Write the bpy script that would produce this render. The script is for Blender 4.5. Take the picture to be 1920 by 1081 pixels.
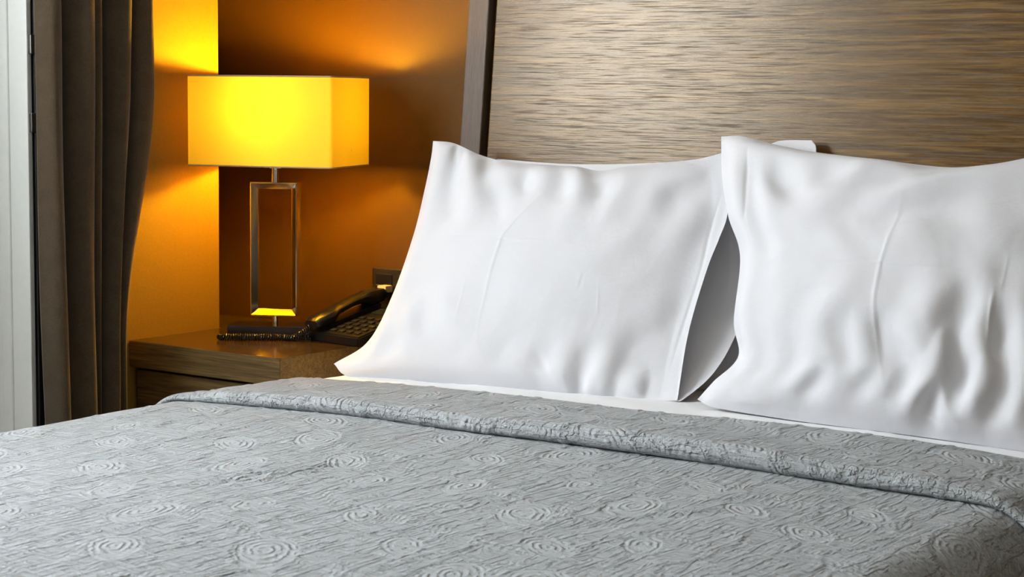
import bpy, bmesh, math, random
import numpy as np
from mathutils import Vector, Matrix

for _o in list(bpy.data.objects):
    bpy.data.objects.remove(_o)
scene = bpy.context.scene
COL = scene.collection

# ------------------------------------------------------------------ camera
YAW, PITCH, ROLL = math.radians(35.2), math.radians(6.0), 0.0117
fw = Vector((-math.sin(YAW) * math.cos(PITCH), math.cos(YAW) * math.cos(PITCH), -math.sin(PITCH)))
rt = Vector((math.cos(YAW), math.sin(YAW), 0))
up = rt.cross(fw)
rt2 = rt * math.cos(ROLL) + up * math.sin(ROLL)
up2 = up * math.cos(ROLL) - rt * math.sin(ROLL)
cam_data = bpy.data.cameras.new('camera')
cam = bpy.data.objects.new('camera', cam_data)
COL.objects.link(cam)
M3 = Matrix((rt2, up2, -fw)).transposed()
cam.matrix_world = Matrix.Translation((3.28, -3.34, 1.174)) @ M3.to_4x4()
cam_data.sensor_width = 36
cam_data.lens = 3500 / 1920 * 36
cam_data.clip_start = 0.05
cam_data.dof.use_dof = True
cam_data.dof.focus_distance = 3.55
cam_data.dof.aperture_fstop = 13.0
scene.camera = cam

# ------------------------------------------------------------------ daylight and exposure
SKY = 13.0
LAMP = 340.0
world = bpy.data.worlds.new('overcast_sky')
scene.world = world
world.use_nodes = True
bg = world.node_tree.nodes['Background']
bg.inputs[0].default_value = (0.90, 0.955, 1.0, 1)
bg.inputs[1].default_value = SKY
scene.view_settings.view_transform = 'Standard'
scene.view_settings.look = 'None'
scene.view_settings.gamma = 1
scene.view_settings.use_curve_mapping = False
scene.view_settings.exposure = 0.7
# portal on the window opening: guides sky sampling, gives off no light of its own
WY0, WY1, WZ0, WZ1 = -2.95, -0.755, 0.12, 2.45      # window opening on the left wall
GY1, GZ0 = -1.42, 1.28                                # near end and foot of the glazed part
pl = bpy.data.lights.new('window_portal', 'AREA')
pl.shape = 'RECTANGLE'
pl.size, pl.size_y = (WZ1 - GZ0), (GY1 - WY0)
pl.cycles.is_portal = True
po = bpy.data.objects.new('window_portal', pl)
COL.objects.link(po)
po.location = (-0.06, (WY0 + GY1) / 2, (GZ0 + WZ1) / 2)
po.rotation_euler = (0, math.radians(-90), 0)


# ------------------------------------------------------------------ helpers
def tag(o, label=None, cat=None, group=None, kind=None):
    for k, v in (('label', label), ('category', cat), ('group', group), ('kind', kind)):
        if v:
            o[k] = v
    return o


def link(o, parent=None):
    COL.objects.link(o)
    if parent is not None:
        o.parent = parent
    return o


def thing(name, label, cat, loc=(0, 0, 0), rot=(0, 0, 0), group=None):
    o = bpy.data.objects.new(name, None)
    o.empty_display_size = 0.05
    o.location = loc
    o.rotation_euler = rot
    link(o)
    return tag(o, label, cat, group)


def obj(name, bm, mat, parent=None, smooth=False):
    bmesh.ops.recalc_face_normals(bm, faces=bm.faces)
    me = bpy.data.meshes.new(name)
    bm.to_mesh(me)
    bm.free()
    me.materials.append(mat)
    if smooth:
        me.shade_smooth()
        try:
            me.set_sharp_from_angle(angle=math.radians(40))
        except Exception:
            pass
    return link(bpy.data.objects.new(name, me), parent)


def add_box(bm, x0, x1, y0, y1, z0, z1, bev=0.0, seg=2):
    vs = [bm.verts.new((x, y, z)) for x in (x0, x1) for y in (y0, y1) for z in (z0, z1)]
    fs = []
    for q in ((0, 1, 3, 2), (4, 6, 7, 5), (0, 4, 5, 1), (2, 3, 7, 6), (0, 2, 6, 4), (1, 5, 7, 3)):
        fs.append(bm.faces.new([vs[i] for i in q]))
    if bev:
        es = {e for f in fs for e in f.edges}
        bmesh.ops.bevel(bm, geom=list(es), offset=bev, segments=seg, affect='EDGES', profile=0.6)
    return bm


def box(x0, x1, y0, y1, z0, z1, bev=0.0, seg=2):
    return add_box(bmesh.new(), x0, x1, y0, y1, z0, z1, bev, seg)


def lathe(prof, n=24, cap=True):
    """prof: list of (r, z)."""
    bm = bmesh.new()
    rings = []
    for r, z in prof:
        rings.append([bm.verts.new((r * math.cos(2 * math.pi * k / n), r * math.sin(2 * math.pi * k / n), z)) for k in range(n)])
    for a, b in zip(rings, rings[1:]):
        for k in range(n):
            bm.faces.new((a[k], a[(k + 1) % n], b[(k + 1) % n], b[k]))
    if cap:
        bm.faces.new(rings[0][::-1])
        bm.faces.new(rings[-1])
    return bm


def tube(pts, r, n=8, closed=False, bm=None):
    bm = bm or bmesh.new()
    pts = [Vector(p) for p in pts]
    m = len(pts)
    nrm = None
    rings = []
    for i, p in enumerate(pts):
        if closed:
            t = (pts[(i + 1) % m] - pts[i - 1]).normalized()
        else:
            t = (pts[min(i + 1, m - 1)] - pts[max(i - 1, 0)]).normalized()
        if nrm is None:
            nrm = t.orthogonal().normalized()
        nrm = (nrm - t * nrm.dot(t)).normalized()
        b = t.cross(nrm)
        rings.append([bm.verts.new(p + (nrm * math.cos(2 * math.pi * k / n) + b * math.sin(2 * math.pi * k / n)) * r) for k in range(n)])
    prs = list(zip(rings, rings[1:])) + ([(rings[-1], rings[0])] if closed else [])
    for a, b in prs:
        for k in range(n):
            bm.faces.new((a[k], a[(k + 1) % n], b[(k + 1) % n], b[k]))
    if not closed:
        bm.faces.new(rings[0][::-1])
        bm.faces.new(rings[-1])
    return bm


def extrude_poly(pts, z0, z1):
    bm = bmesh.new()
    a = [bm.verts.new((x, y, z0)) for x, y in pts]
    b = [bm.verts.new((x, y, z1)) for x, y in pts]
    bm.faces.new(a[::-1])
    bm.faces.new(b)
    n = len(pts)
    for i in range(n):
        bm.faces.new((a[i], a[(i + 1) % n], b[(i + 1) % n], b[i]))
    return bm


def grid_arrays(P):
    ny, nx = P.shape[:2]
    idx = np.arange(ny * nx).reshape(ny, nx)
    q = np.stack([idx[:-1, :-1], idx[:-1, 1:], idx[1:, 1:], idx[1:, :-1]], -1).reshape(-1, 4)
    return P.reshape(-1, 3), q


def mesh_from(name, V, Q, mat, parent=None):
    me = bpy.data.meshes.new(name)
    me.vertices.add(len(V))
    me.vertices.foreach_set('co', np.ascontiguousarray(V, dtype=np.float32).ravel())
    me.loops.add(len(Q) * 4)
    me.loops.foreach_set('vertex_index', np.ascontiguousarray(Q, dtype=np.int32).ravel())
    me.polygons.add(len(Q))
    me.polygons.foreach_set('loop_start', np.arange(0, len(Q) * 4, 4, dtype=np.int32))
    me.update(calc_edges=True)
    me.materials.append(mat)
    me.shade_smooth()
    return link(bpy.data.objects.new(name, me), parent)


def sstep(a, b, x):
    t = np.clip((x - a) / (b - a), 0, 1)
    return t * t * (3 - 2 * t)


def spline(pts, n):
    """Catmull-Rom through pts, resampled evenly by arc length."""
    p = np.array(pts, float)
    q = np.vstack([2 * p[0] - p[1], p, 2 * p[-1] - p[-2]])
    out = []
    for i in range(1, len(q) - 2):
        t = np.linspace(0, 1, 24, endpoint=False)[:, None]
        a, b, c, d = q[i - 1], q[i], q[i + 1], q[i + 2]
        out.append(0.5 * (2 * b + (c - a) * t + (2 * a - 5 * b + 4 * c - d) * t ** 2 + (3 * b - a - 3 * c + d) * t ** 3))
    out.append(p[-1:])
    c = np.vstack(out)
    L = np.concatenate([[0], np.cumsum(np.linalg.norm(np.diff(c, axis=0), axis=1))])
    s = np.linspace(0, L[-1], n)
    return np.stack([np.interp(s, L, c[:, k]) for k in range(c.shape[1])], -1)


# ------------------------------------------------------------------ materials
def new_mat(name):
    m = bpy.data.materials.new(name)
    m.use_nodes = True
    nt = m.node_tree
    return m, nt, nt.nodes['Principled BSDF']


def node(nt, typ, **kw):
    n = nt.nodes.new(typ)
    for k, v in kw.items():
        if k == 'inp':
            for a, b in v.items():
                n.inputs[a].default_value = b
        else:
            setattr(n, k, v)
    return n


def coords(nt, scale=(1, 1, 1), rot=(0, 0, 0)):
    tc = node(nt, 'ShaderNodeTexCoord')
    mp = node(nt, 'ShaderNodeMapping')
    mp.inputs['Scale'].default_value = scale
    mp.inputs['Rotation'].default_value = rot
    nt.links.new(tc.outputs['Object'], mp.inputs[0])
    return mp.outputs[0]


def noise(nt, vec, scale, detail=4, rough=0.55, dist=0.0):
    n = node(nt, 'ShaderNodeTexNoise')
    n.inputs['Scale'].default_value = scale
    n.inputs['Detail'].default_value = detail
    n.inputs['Roughness'].default_value = rough
    n.inputs['Distortion'].default_value = dist
    nt.links.new(vec, n.inputs['Vector'])
    return n.outputs['Fac']


def ramp(nt, fac, stops):
    r = node(nt, 'ShaderNodeValToRGB')
    el = r.color_ramp.elements
    while len(el) < len(stops):
        el.new(0.5)
    for e, (p, c) in zip(el, stops):
        e.position = p
        e.color = (*c, 1)
    nt.links.new(fac, r.inputs[0])
    return r.outputs[0]


def mixc(nt, fac, a, b, mode='MIX'):
    m = node(nt, 'ShaderNodeMix', data_type='RGBA', blend_type=mode)
    for s, i in ((fac, 0), (a, 6), (b, 7)):
        if hasattr(s, 'is_linked') or isinstance(s, bpy.types.NodeSocket):
            nt.links.new(s, m.inputs[i])
        else:
            m.inputs[i].default_value = s if i == 0 else (*s, 1)
    return m.outputs[2]


def mathn(nt, op, a, b):
    m = node(nt, 'ShaderNodeMath', operation=op)
    for i, s in enumerate((a, b)):
        if isinstance(s, bpy.types.NodeSocket):
            nt.links.new(s, m.inputs[i])
        else:
            m.inputs[i].default_value = s
    return m.outputs[0]


def bump(nt, b, h, dist, strength=1.0):
    n = node(nt, 'ShaderNodeBump')
    n.inputs['Strength'].default_value = strength
    n.inputs['Distance'].default_value = dist
    nt.links.new(h, n.inputs['Height'])
    nt.links.new(n.outputs[0], b.inputs['Normal'])
    return n


def plain(name, col, rough=0.6, metal=0.0, nscale=40, var=0.06, bdist=0.0005):
    m, nt, b = new_mat(name)
    v = coords(nt)
    f = noise(nt, v, nscale, 5)
    lo = tuple(c * (1 - var) for c in col)
    hi = tuple(min(1, c * (1 + var)) for c in col)
    nt.links.new(ramp(nt, f, [(0.3, lo), (0.7, hi)]), b.inputs['Base Color'])
    b.inputs['Roughness'].default_value = rough
    b.inputs['Metallic'].default_value = metal
    if bdist:
        bump(nt, b, f, bdist)
    return m


def wood(name, dark, mid, light, axis='X', rough=0.42, fine=1.0, tilt=0.0, coat=0.0, bd=0.0005):
    """Long-grained veneer; grain runs along the object's local axis."""
    m, nt, b = new_mat(name)
    k = {'X': (1.0, 30, 30), 'Y': (30, 1.0, 30), 'Z': (30, 30, 1.0)}[axis]
    v = coords(nt, tuple(c * fine for c in k), (0, tilt, 0))
    broad = noise(nt, v, 1.3, 3, 0.5, 0.6)
    streak = noise(nt, v, 4.0, 6, 0.65, 0.9)
    k2 = {'X': (5, 190, 190), 'Y': (190, 5, 190), 'Z': (190, 190, 5)}[axis]
    v2 = coords(nt, tuple(c * fine for c in k2), (0, tilt, 0))
    pore = noise(nt, v2, 2.2, 4, 0.6, 0.4)
    c1 = ramp(nt, streak, [(0.32, dark), (0.5, mid), (0.66, light)])
    c2 = ramp(nt, broad, [(0.3, tuple(c * 0.62 for c in mid)), (0.7, tuple(min(1, c * 1.3) for c in mid))])
    c3 = mixc(nt, 0.35, c1, c2)
    pf = ramp(nt, pore, [(0.36, (0.30, 0.28, 0.27)), (0.50, (1, 1, 1))])
    nt.links.new(mixc(nt, 0.75, c3, pf, 'MULTIPLY'), b.inputs['Base Color'])
    h = mathn(nt, 'ADD', mathn(nt, 'MULTIPLY', streak, 0.5), mathn(nt, 'MULTIPLY', pore, 0.8))
    bump(nt, b, h, bd)
    b.inputs['Roughness'].default_value = rough
    b.inputs['Specular IOR Level'].default_value = coat if coat else 0.5
    if coat:
        b.inputs['Specular Tint'].default_value = (1.0, 0.86, 0.68, 1)
        rg = ramp(nt, pore, [(0.36, (rough + 0.25,) * 3), (0.50, (rough,) * 3)])
        nt.links.new(rg, b.inputs['Roughness'])
    return m


def fabric(name, col, weave=900, rough=0.95, bd=0.0002, crinkle=0.0, var=0.08, sheen=0.2, crs=45):
    m, nt, b = new_mat(name)
    v = coords(nt)
    f = noise(nt, v, weave, 2, 0.6)
    g = noise(nt, v, 25, 5, 0.6)
    lo = tuple(c * (1 - var) for c in col)
    hi = tuple(min(1, c * (1 + var)) for c in col)
    mx = mathn(nt, 'ADD', mathn(nt, 'MULTIPLY', f, 0.6), mathn(nt, 'MULTIPLY', g, 0.4))
    nt.links.new(ramp(nt, mx, [(0.35, lo), (0.65, hi)]), b.inputs['Base Color'])
    b.inputs['Roughness'].default_value = rough
    b.inputs['Sheen Weight'].default_value = sheen
    b.inputs['Specular IOR Level'].default_value = 0.15
    h = f
    if crinkle:
        h = mathn(nt, 'ADD', mathn(nt, 'MULTIPLY', f, 0.5), mathn(nt, 'MULTIPLY', noise(nt, v, crs, 3, 0.5), crinkle))
    bump(nt, b, h, bd)
    return m


M = {}
M['headboard'] = wood('walnut_veneer', (0.030, 0.013, 0.0026), (0.108, 0.053, 0.0115), (0.30, 0.165, 0.043), 'X', 0.24, 1.0, 0.03, 0.58, 0.00022)
M['stile'] = wood('walnut_stile', (0.07, 0.045, 0.025), (0.105, 0.07, 0.042), (0.14, 0.095, 0.06), 'Z', 0.42, 2.0)
M['nightstand'] = wood('oak_veneer', (0.05, 0.028, 0.008), (0.14, 0.085, 0.028), (0.25, 0.16, 0.058), 'X', 0.40, 1.0)
M['nightstand_shaded'] = wood('oak_veneer_shaded_side', (0.035, 0.017, 0.005), (0.08, 0.042, 0.014), (0.14, 0.08, 0.03), 'Y', 0.45, 1.0)  # same oak, shade of the nightstand's side put into darker colours
M['gloss_top'] = wood('lacquered_veneer', (0.03, 0.014, 0.005), (0.07, 0.035, 0.012), (0.11, 0.06, 0.02), 'X', 0.12, 1.0, 0.0, 0.0, 0.0001)
M['dark_gap'] = plain('black_backing', (0.012, 0.010, 0.009), 0.8)
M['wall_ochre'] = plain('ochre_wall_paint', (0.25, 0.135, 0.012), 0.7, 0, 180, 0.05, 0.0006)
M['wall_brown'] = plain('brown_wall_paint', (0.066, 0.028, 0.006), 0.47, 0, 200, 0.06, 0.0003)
M['wall_brown'].node_tree.nodes['Principled BSDF'].inputs['Specular IOR Level'].default_value = 0.5
M['wall_brown'].node_tree.nodes['Principled BSDF'].inputs['Specular Tint'].default_value = (1.0, 0.72, 0.36, 1)
M['wall_cream'] = plain('cream_wall_paint', (0.60, 0.50, 0.37), 0.85, 0, 150, 0.03, 0.0005)
M['ceiling'] = plain('white_ceiling_paint', (0.78, 0.77, 0.74), 0.9, 0, 150, 0.02, 0.0004)
M['floor'] = plain('brown_carpet', (0.13, 0.10, 0.07), 0.95, 0, 600, 0.25, 0.002)
M['white_paint'] = plain('white_window_paint', (0.80, 0.81, 0.78), 0.4, 0, 60, 0.02, 0.0002)
M['gap_shade_leg_black'] = plain('black_gap_shade_and_legs', (0.010, 0.009, 0.009), 0.5)  # near-black for the painted shade strip beside the curtain, and the bed legs
M['curtain'] = fabric('brown_curtain_cloth', (0.080, 0.054, 0.030), 500, 0.95, 0.0006, 0, 0.25, 0.3)
M['pillow'] = fabric('white_cotton', (0.74, 0.74, 0.765), 1200, 0.95, 0.0007, 1.4, 0.012, 0.1)
M['sheet'] = fabric('white_sheet_cotton', (0.84, 0.84, 0.85), 1200, 0.95, 0.0005, 1.0, 0.012, 0.1)


def coverlet_material():
    m, nt, b = new_mat('grey_matelasse')
    v = coords(nt)

    def attr(nm):
        return node(nt, 'ShaderNodeAttribute', attribute_name=nm).outputs['Fac']

    def lines(src, period, sharp=1.0):
        c = mathn(nt, 'COSINE', mathn(nt, 'MULTIPLY', src, 2 * math.pi / period), 0)
        return mathn(nt, 'POWER', mathn(nt, 'ADD', mathn(nt, 'MULTIPLY', c, 0.5), 0.5), sharp)

    n1 = noise(nt, v, 330, 3, 0.6)
    n2 = noise(nt, v, 55, 4, 0.6)
    wob = mathn(nt, 'MULTIPLY', mathn(nt, 'SUBTRACT', n2, 0.5), 0.022)
    ring = lines(mathn(nt, 'ADD', attr('ring_r'), mathn(nt, 'MULTIPLY', wob, 0.45)), 0.0092, 1.4)
    gap = ramp(nt, noise(nt, v, 38, 2, 0.5), [(0.40, (0.0,) * 3), (0.54, (0.9,) * 3)])
    ring = mathn(nt, 'MULTIPLY', ring, gap)
    # combed filling: short raised threads that run across the bed, broken by longer ones along it
    va = coords(nt, (15, 165, 100), (0, 0, math.radians(-33)))
    vb = coords(nt, (105, 13, 100), (0, 0, math.radians(12)))
    ta = ramp(nt, noise(nt, va, 1.0, 3, 0.55, 0.3), [(0.44, (0,) * 3), (0.56, (1,) * 3)])
    tb = ramp(nt, noise(nt, vb, 1.0, 2, 0.5, 0.5), [(0.52, (0,) * 3), (0.64, (1,) * 3)])
    flow = lines(mathn(nt, 'ADD', attr('flow'), wob), 0.0115, 1.3)
    pt, mk = attr('patch'), attr('ring_mask')
    fill = mathn(nt, 'ADD', mathn(nt, 'MULTIPLY', ta, 0.85), mathn(nt, 'MULTIPLY', tb, 0.95))
    fill = mathn(nt, 'ADD', fill, mathn(nt, 'MULTIPLY', mathn(nt, 'MULTIPLY', flow, pt), 0.35))
    inner = mathn(nt, 'ADD', mathn(nt, 'MULTIPLY', ring, 0.85), mathn(nt, 'MULTIPLY', ta, 0.5))
    hh = mathn(nt, 'ADD', mathn(nt, 'MULTIPLY', inner, mk), mathn(nt, 'MULTIPLY', fill, mathn(nt, 'SUBTRACT', 1.0, mk)))
    hh = mathn(nt, 'ADD', hh, mathn(nt, 'MULTIPLY', n1, 0.7))
    bump(nt, b, hh, 0.0040)
    nt.links.new(ramp(nt, n1, [(0.3, (0.40, 0.425, 0.44)), (0.7, (0.50, 0.525, 0.535))]), b.inputs['Base Color'])
    b.inputs['Roughness'].default_value = 0.9
    b.inputs['Sheen Weight'].default_value = 0.25
    b.inputs['Specular IOR Level'].default_value = 0.2
    return m


M['coverlet'] = coverlet_material()
M['mattress'] = fabric('mattress_ticking', (0.7, 0.7, 0.68), 400)
M['bed_base'] = fabric('bed_base_cloth', (0.08, 0.07, 0.06), 400)
M['chrome'] = plain('polished_chrome', (0.78, 0.76, 0.73), 0.09, 1.0, 30, 0.02, 0.0)
M['black_chrome'] = plain('black_polished_metal', (0.05, 0.045, 0.045), 0.10, 0.6, 30, 0.05, 0.0)
M['brass'] = plain('lamp_socket_brass', (0.6, 0.45, 0.22), 0.3, 1.0)
M['rim'] = plain('shade_rim_trim', (0.45, 0.30, 0.16), 0.7)
M['phone'] = plain('black_phone_plastic', (0.006, 0.006, 0.0065), 0.30, 0, 80, 0.1, 0.0001)
M['key'] = plain('grey_phone_key', (0.02, 0.019, 0.018), 0.3)
M['display'] = plain('phone_display', (0.02, 0.022, 0.02), 0.12)
M['cord'] = plain('black_cord_plastic', (0.018, 0.017, 0.017), 0.22, 0, 60, 0.05, 0.0)
M['cable'] = plain('cream_cable', (0.62, 0.52, 0.33), 0.5)
M['outlet'] = plain('dark_outlet_plate', (0.012, 0.008, 0.006), 0.4)
M['steel'] = plain('hinge_steel', (0.22, 0.21, 0.20), 0.35, 1.0)


def shade_material():
    m, nt, b = new_mat('lamp_shade_cloth')
    nt.nodes.remove(b)
    out = nt.nodes['Material Output']
    v = coords(nt, (1, 1, 1))
    f = noise(nt, v, 500, 2)
    col = ramp(nt, f, [(0.3, (0.86, 0.60, 0.045)), (0.7, (0.90, 0.64, 0.055))])
    d = node(nt, 'ShaderNodeBsdfDiffuse')
    t = node(nt, 'ShaderNodeBsdfTranslucent')
    nt.links.new(col, d.inputs[0])
    nt.links.new(col, t.inputs[0])
    mx = node(nt, 'ShaderNodeMixShader')
    mx.inputs[0].default_value = 0.058
    nt.links.new(d.outputs[0], mx.inputs[1])
    nt.links.new(t.outputs[0], mx.inputs[2])
    nt.links.new(mx.outputs[0], out.inputs[0])
    return m


M['shade'] = shade_material()


def bulb_material():
    m, nt, b = new_mat('warm_bulb')
    b.inputs['Base Color'].default_value = (0.9, 0.8, 0.6, 1)
    b.inputs['Emission Color'].default_value = (1.0, 0.60, 0.022, 1)
    b.inputs['Emission Strength'].default_value = LAMP
    return m


M['bulb'] = bulb_material()


def glass_material():
    m, nt, b = new_mat('window_glass')
    nt.nodes.remove(b)
    out = nt.nodes['Material Output']
    tr = node(nt, 'ShaderNodeBsdfTransparent')
    gl = node(nt, 'ShaderNodeBsdfGlossy')
    gl.inputs['Roughness'].default_value = 0.02
    mx = node(nt, 'ShaderNodeMixShader')
    mx.inputs[0].default_value = 0.04
    nt.links.new(tr.outputs[0], mx.inputs[1])
    nt.links.new(gl.outputs[0], mx.inputs[2])
    nt.links.new(mx.outputs[0], out.inputs[0])
    return m


M['glass'] = glass_material()

# ------------------------------------------------------------------ room shell
LX = 0.235            # inner face of the left wall
XR, YF, ZC = 5.3, -5.2, 2.65
S = 'structure'
tag(obj('floor', box(-0.15, XR + 0.1, YF - 0.1, 0.12, -0.1, 0.0), M['floor']), 'brown carpet floor under the bed', kind=S)
tag(obj('ceiling', box(-0.15, XR + 0.1, YF - 0.1, 0.12, ZC, ZC + 0.1), M['ceiling']), 'white painted ceiling over the bedroom', kind=S)
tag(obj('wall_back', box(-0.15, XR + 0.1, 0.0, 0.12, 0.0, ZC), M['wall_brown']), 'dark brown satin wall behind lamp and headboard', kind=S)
tag(obj('wall_right', box(XR, XR + 0.1, YF, 0.0, 0.0, ZC), M['wall_cream']), 'cream wall on the far side of the bed', kind=S)
tag(obj('wall_front', box(-0.15, XR, YF - 0.1, YF, 0.0, ZC), M['wall_cream']), 'cream wall opposite the headboard', kind=S)
bm = bmesh.new()
add_box(bm, -0.05, LX, WY1, -0.205, 0, ZC)
add_box(bm, -0.15, -0.05, -0.45, 0.0, 0, ZC)
add_box(bm, -0.05, LX, YF, WY0, 0, ZC)
add_box(bm, -0.05, LX, WY0, WY1, WZ1, ZC)
add_box(bm, -0.05, LX, WY0, WY1, 0, WZ0)
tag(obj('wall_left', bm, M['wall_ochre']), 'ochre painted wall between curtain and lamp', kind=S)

# window: white jamb lining, sashes with glass
win = bpy.data.objects.new('window_1', None)
win.location = (0, 0, 0)
link(win)
tag(win, 'tall window with white painted frame beside the curtain', kind=S)


def jamb(y, s):
    b_ = bmesh.new()
    add_box(b_, -0.05, LX + 0.006, min(y, y - s * 0.012), max(y, y - s * 0.012), WZ0, WZ1, 0.002)
    add_box(b_, 0.155, 0.185, min(y, y - s * 0.017), max(y, y - s * 0.017), WZ0, WZ1, 0.003)
    add_box(b_, -0.02, 0.06, min(y, y - s * 0.05), max(y, y - s * 0.05), WZ0, WZ1, 0.004)
    return b_


obj('window_jamb', jamb(WY1, 1), M['white_paint'], win)
obj('window_jamb', jamb(WY0, -1), M['white_paint'], win)
obj('added_side_blocker', box(-0.02, 0.05, GY1, WY1 - 0.05, WZ0 + 0.04, WZ1 - 0.05, 0.006), M['white_paint'], win)  # unseen, added: blocks sky so the headboard sheen fades to the left
obj('added_lower_blocker', box(-0.02, 0.05, WY0 + 0.05, GY1, WZ0 + 0.04, GZ0, 0.006), M['white_paint'], win)  # unseen, added: blocks low sky so the headboard sheen fades downward
obj('window_head', box(-0.05, LX, WY0, WY1, WZ1 - 0.05, WZ1, 0.004), M['white_paint'], win)
obj('window_sill', box(-0.05, LX + 0.03, WY0, WY1, WZ0, WZ0 + 0.04, 0.004), M['white_paint'], win)
obj('window_pane', box(0.005, 0.011, WY0 + 0.05, GY1, GZ0, WZ1 - 0.05), M['glass'], win)
for z in (1.10, 1.26):
    obj('hinge', box(LX + 0.002, LX + 0.014, WY1 - 0.008, WY1 + 0.004, z - 0.02, z + 0.02, 0.002), M['steel'], win)
tag(obj('gap_shade_strip_1', box(LX, LX + 0.012, WY1 + 0.003, WY1 + 0.06, WZ0 - 0.1, WZ1 + 0.06, 0.002), M['gap_shade_leg_black']), 'black strip painted as the shade between window and curtain', kind=S)  # dark strip standing in for the shadowed gap behind the curtain
tag(obj('baseboard_back', box(-0.05, XR, -0.015, 0.0, 0, 0.09, 0.003), M['stile']), 'dark wooden baseboard along the back wall', kind=S)

# ------------------------------------------------------------------ bed
BX, BH, BR_ = 1.59, 0.85, 0.10        # centre, half width to the outer side, edge radius
W0 = BH - BR_
ZB, CROWN = 0.600, 0.016
FOOT = -2.16


def edge(s, inset=0.0, drop0=0.0):
    """cross-bed arc parameter s (from the centre) -> x offset, z offset, normal (nx, nz)."""
    a = np.abs(s)
    sg = np.sign(s)
    r = BR_ - inset
    th = np.clip((a - W0) / r, 0, math.pi / 2)
    ex = np.where(a <= W0, a, W0 + r * np.sin(th))
    ez = np.where(a <= W0, 0.0, -r * (1 - np.cos(th)))
    over = np.clip(a - W0 - r * math.pi / 2, 0, None)
    ez = ez - over
    ex = ex + 0.04 * np.clip(over, 0, 0.4)
    crown = CROWN * (1 - np.clip(a / BH, 0, 1) ** 2)
    return sg * ex, ez + crown, sg * np.sin(th), np.cos(th)


_rng = np.random.RandomState(4)
_J = _rng.rand(64, 64, 4)


def ridge(d, w):
    return np.exp(-(d / w) ** 2)


def matelasse(s, t):
    """raised swirl pattern of the woven coverlet, in metres across (s) and along (t) the bed; about 0..1."""
    SX, SY = 0.128, 0.23
    wob = 0.010 * np.sin(2 * np.pi * t / 0.23 + 5 * s) + 0.006 * np.sin(2 * np.pi * t / 0.11 + 17 * s + 1.0)
    best = np.full(s.shape, 9.0)
    rings = np.zeros(s.shape)
    rad = np.zeros(s.shape)
    ci = np.floor(s / SX).astype(int)
    for di in (-1, 0, 1):
        i = ci + di
        off = (i % 2) * 0.5 * SY
        cj = np.floor((t - off) / SY).astype(int)
        for dj in (-1, 0, 1):
            j = cj + dj
            J = _J[i % 64, j % 64]
            cx = (i + 0.5 + 0.42 * (J[..., 0] - 0.5)) * SX
            cy = (j + 0.5 + 0.36 * (J[..., 1] - 0.5)) * SY + off
            ang = (J[..., 2] - 0.5) * 0.8 + 0.55
            R = 0.022 + 0.020 * J[..., 3]
            dx, dy = s - cx, t - cy
            x = dx * np.cos(ang) + dy * np.sin(ang)
            y = -dx * np.sin(ang) + dy * np.cos(ang)
            r = np.hypot(x, y * (0.56 + 0.10 * np.sign(y)))
            h = 0.15 * (1 - sstep(0.1, 1.0, r / R)) + 0.6 * ridge(r - R * 1.08, 0.0034)
            rel = r / R
            m = rel < best
            best = np.where(m, rel, best)
            rings = np.where(m, h, rings)
            rad = np.where(m, r, rad)
    # trailing vines between the swirls
    v = s + wob
    lane = (v / SX) - np.floor(v / SX)
    vine = 0.85 * ridge((lane - 0.02) * SX, 0.004) + 0.85 * ridge((lane - 0.98) * SX, 0.004)
    # combed filling lines that flow round the swirls
    flow = v + 0.010 * np.clip(best, 0, 2.4)
    patch = 0.5 + 0.5 * np.sin(2 * np.pi * (t / 0.093 + 0.7 * np.sin(s * 21)) + 9 * s)
    out = sstep(1.0, 1.25, best)
    height = rings * (1 - sstep(1.15, 1.3, best)) + out * (vine + 0.15 * patch)
    return height, rad, 1 - sstep(0.9, 1.05, best), flow, t + 0.45 * v, patch


def undul(s, t):
    return (0.0030 * np.sin(5.1 * s + 2.3 * t) + 0.0018 * np.sin(7.0 * t - 3.1 * s + 1.0)
            + 0.0008 * np.sin(17 * s + 8 * t + 2.0) + 0.0004 * np.sin(31 * t + 11 * s))


def stroke_h(X, Y, amp, w, pts, taper=0.25):
    p = spline(pts, 40) if len(pts) > 2 else np.linspace(pts[0], pts[1], 3)
    best = np.full(X.shape, 1e9)
    tt = np.zeros(X.shape)
    x0, x1 = p[:, 0].min() - 4 * w, p[:, 0].max() + 4 * w
    y0, y1 = p[:, 1].min() - 4 * w, p[:, 1].max() + 4 * w
    m = (X > x0) & (X < x1) & (Y > y0) & (Y < y1)
    xs, ys = X[m], Y[m]
    if xs.size == 0:
        return np.zeros(X.shape)
    bd = np.full(xs.shape, 1e9)
    bt = np.zeros(xs.shape)
    for k in range(len(p) - 1):
        ex_, ey_ = p[k + 1] - p[k]
        q = np.clip(((xs - p[k, 0]) * ex_ + (ys - p[k, 1]) * ey_) / (ex_ * ex_ + ey_ * ey_ + 1e-12), 0, 1)
        d = (xs - p[k, 0] - q * ex_) ** 2 + (ys - p[k, 1] - q * ey_) ** 2
        c = d < bd
        bd = np.where(c, d, bd)
        bt = np.where(c, (k + q) / (len(p) - 1), bt)
    h = amp * np.exp(-bd / (w * w)) * sstep(-0.02, taper, bt) * (1 - sstep(1 - taper, 1.02, bt))
    out = np.zeros(X.shape)
    out[m] = h
    return out


STEP = 0.0026
EMB = 0.0016


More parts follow.
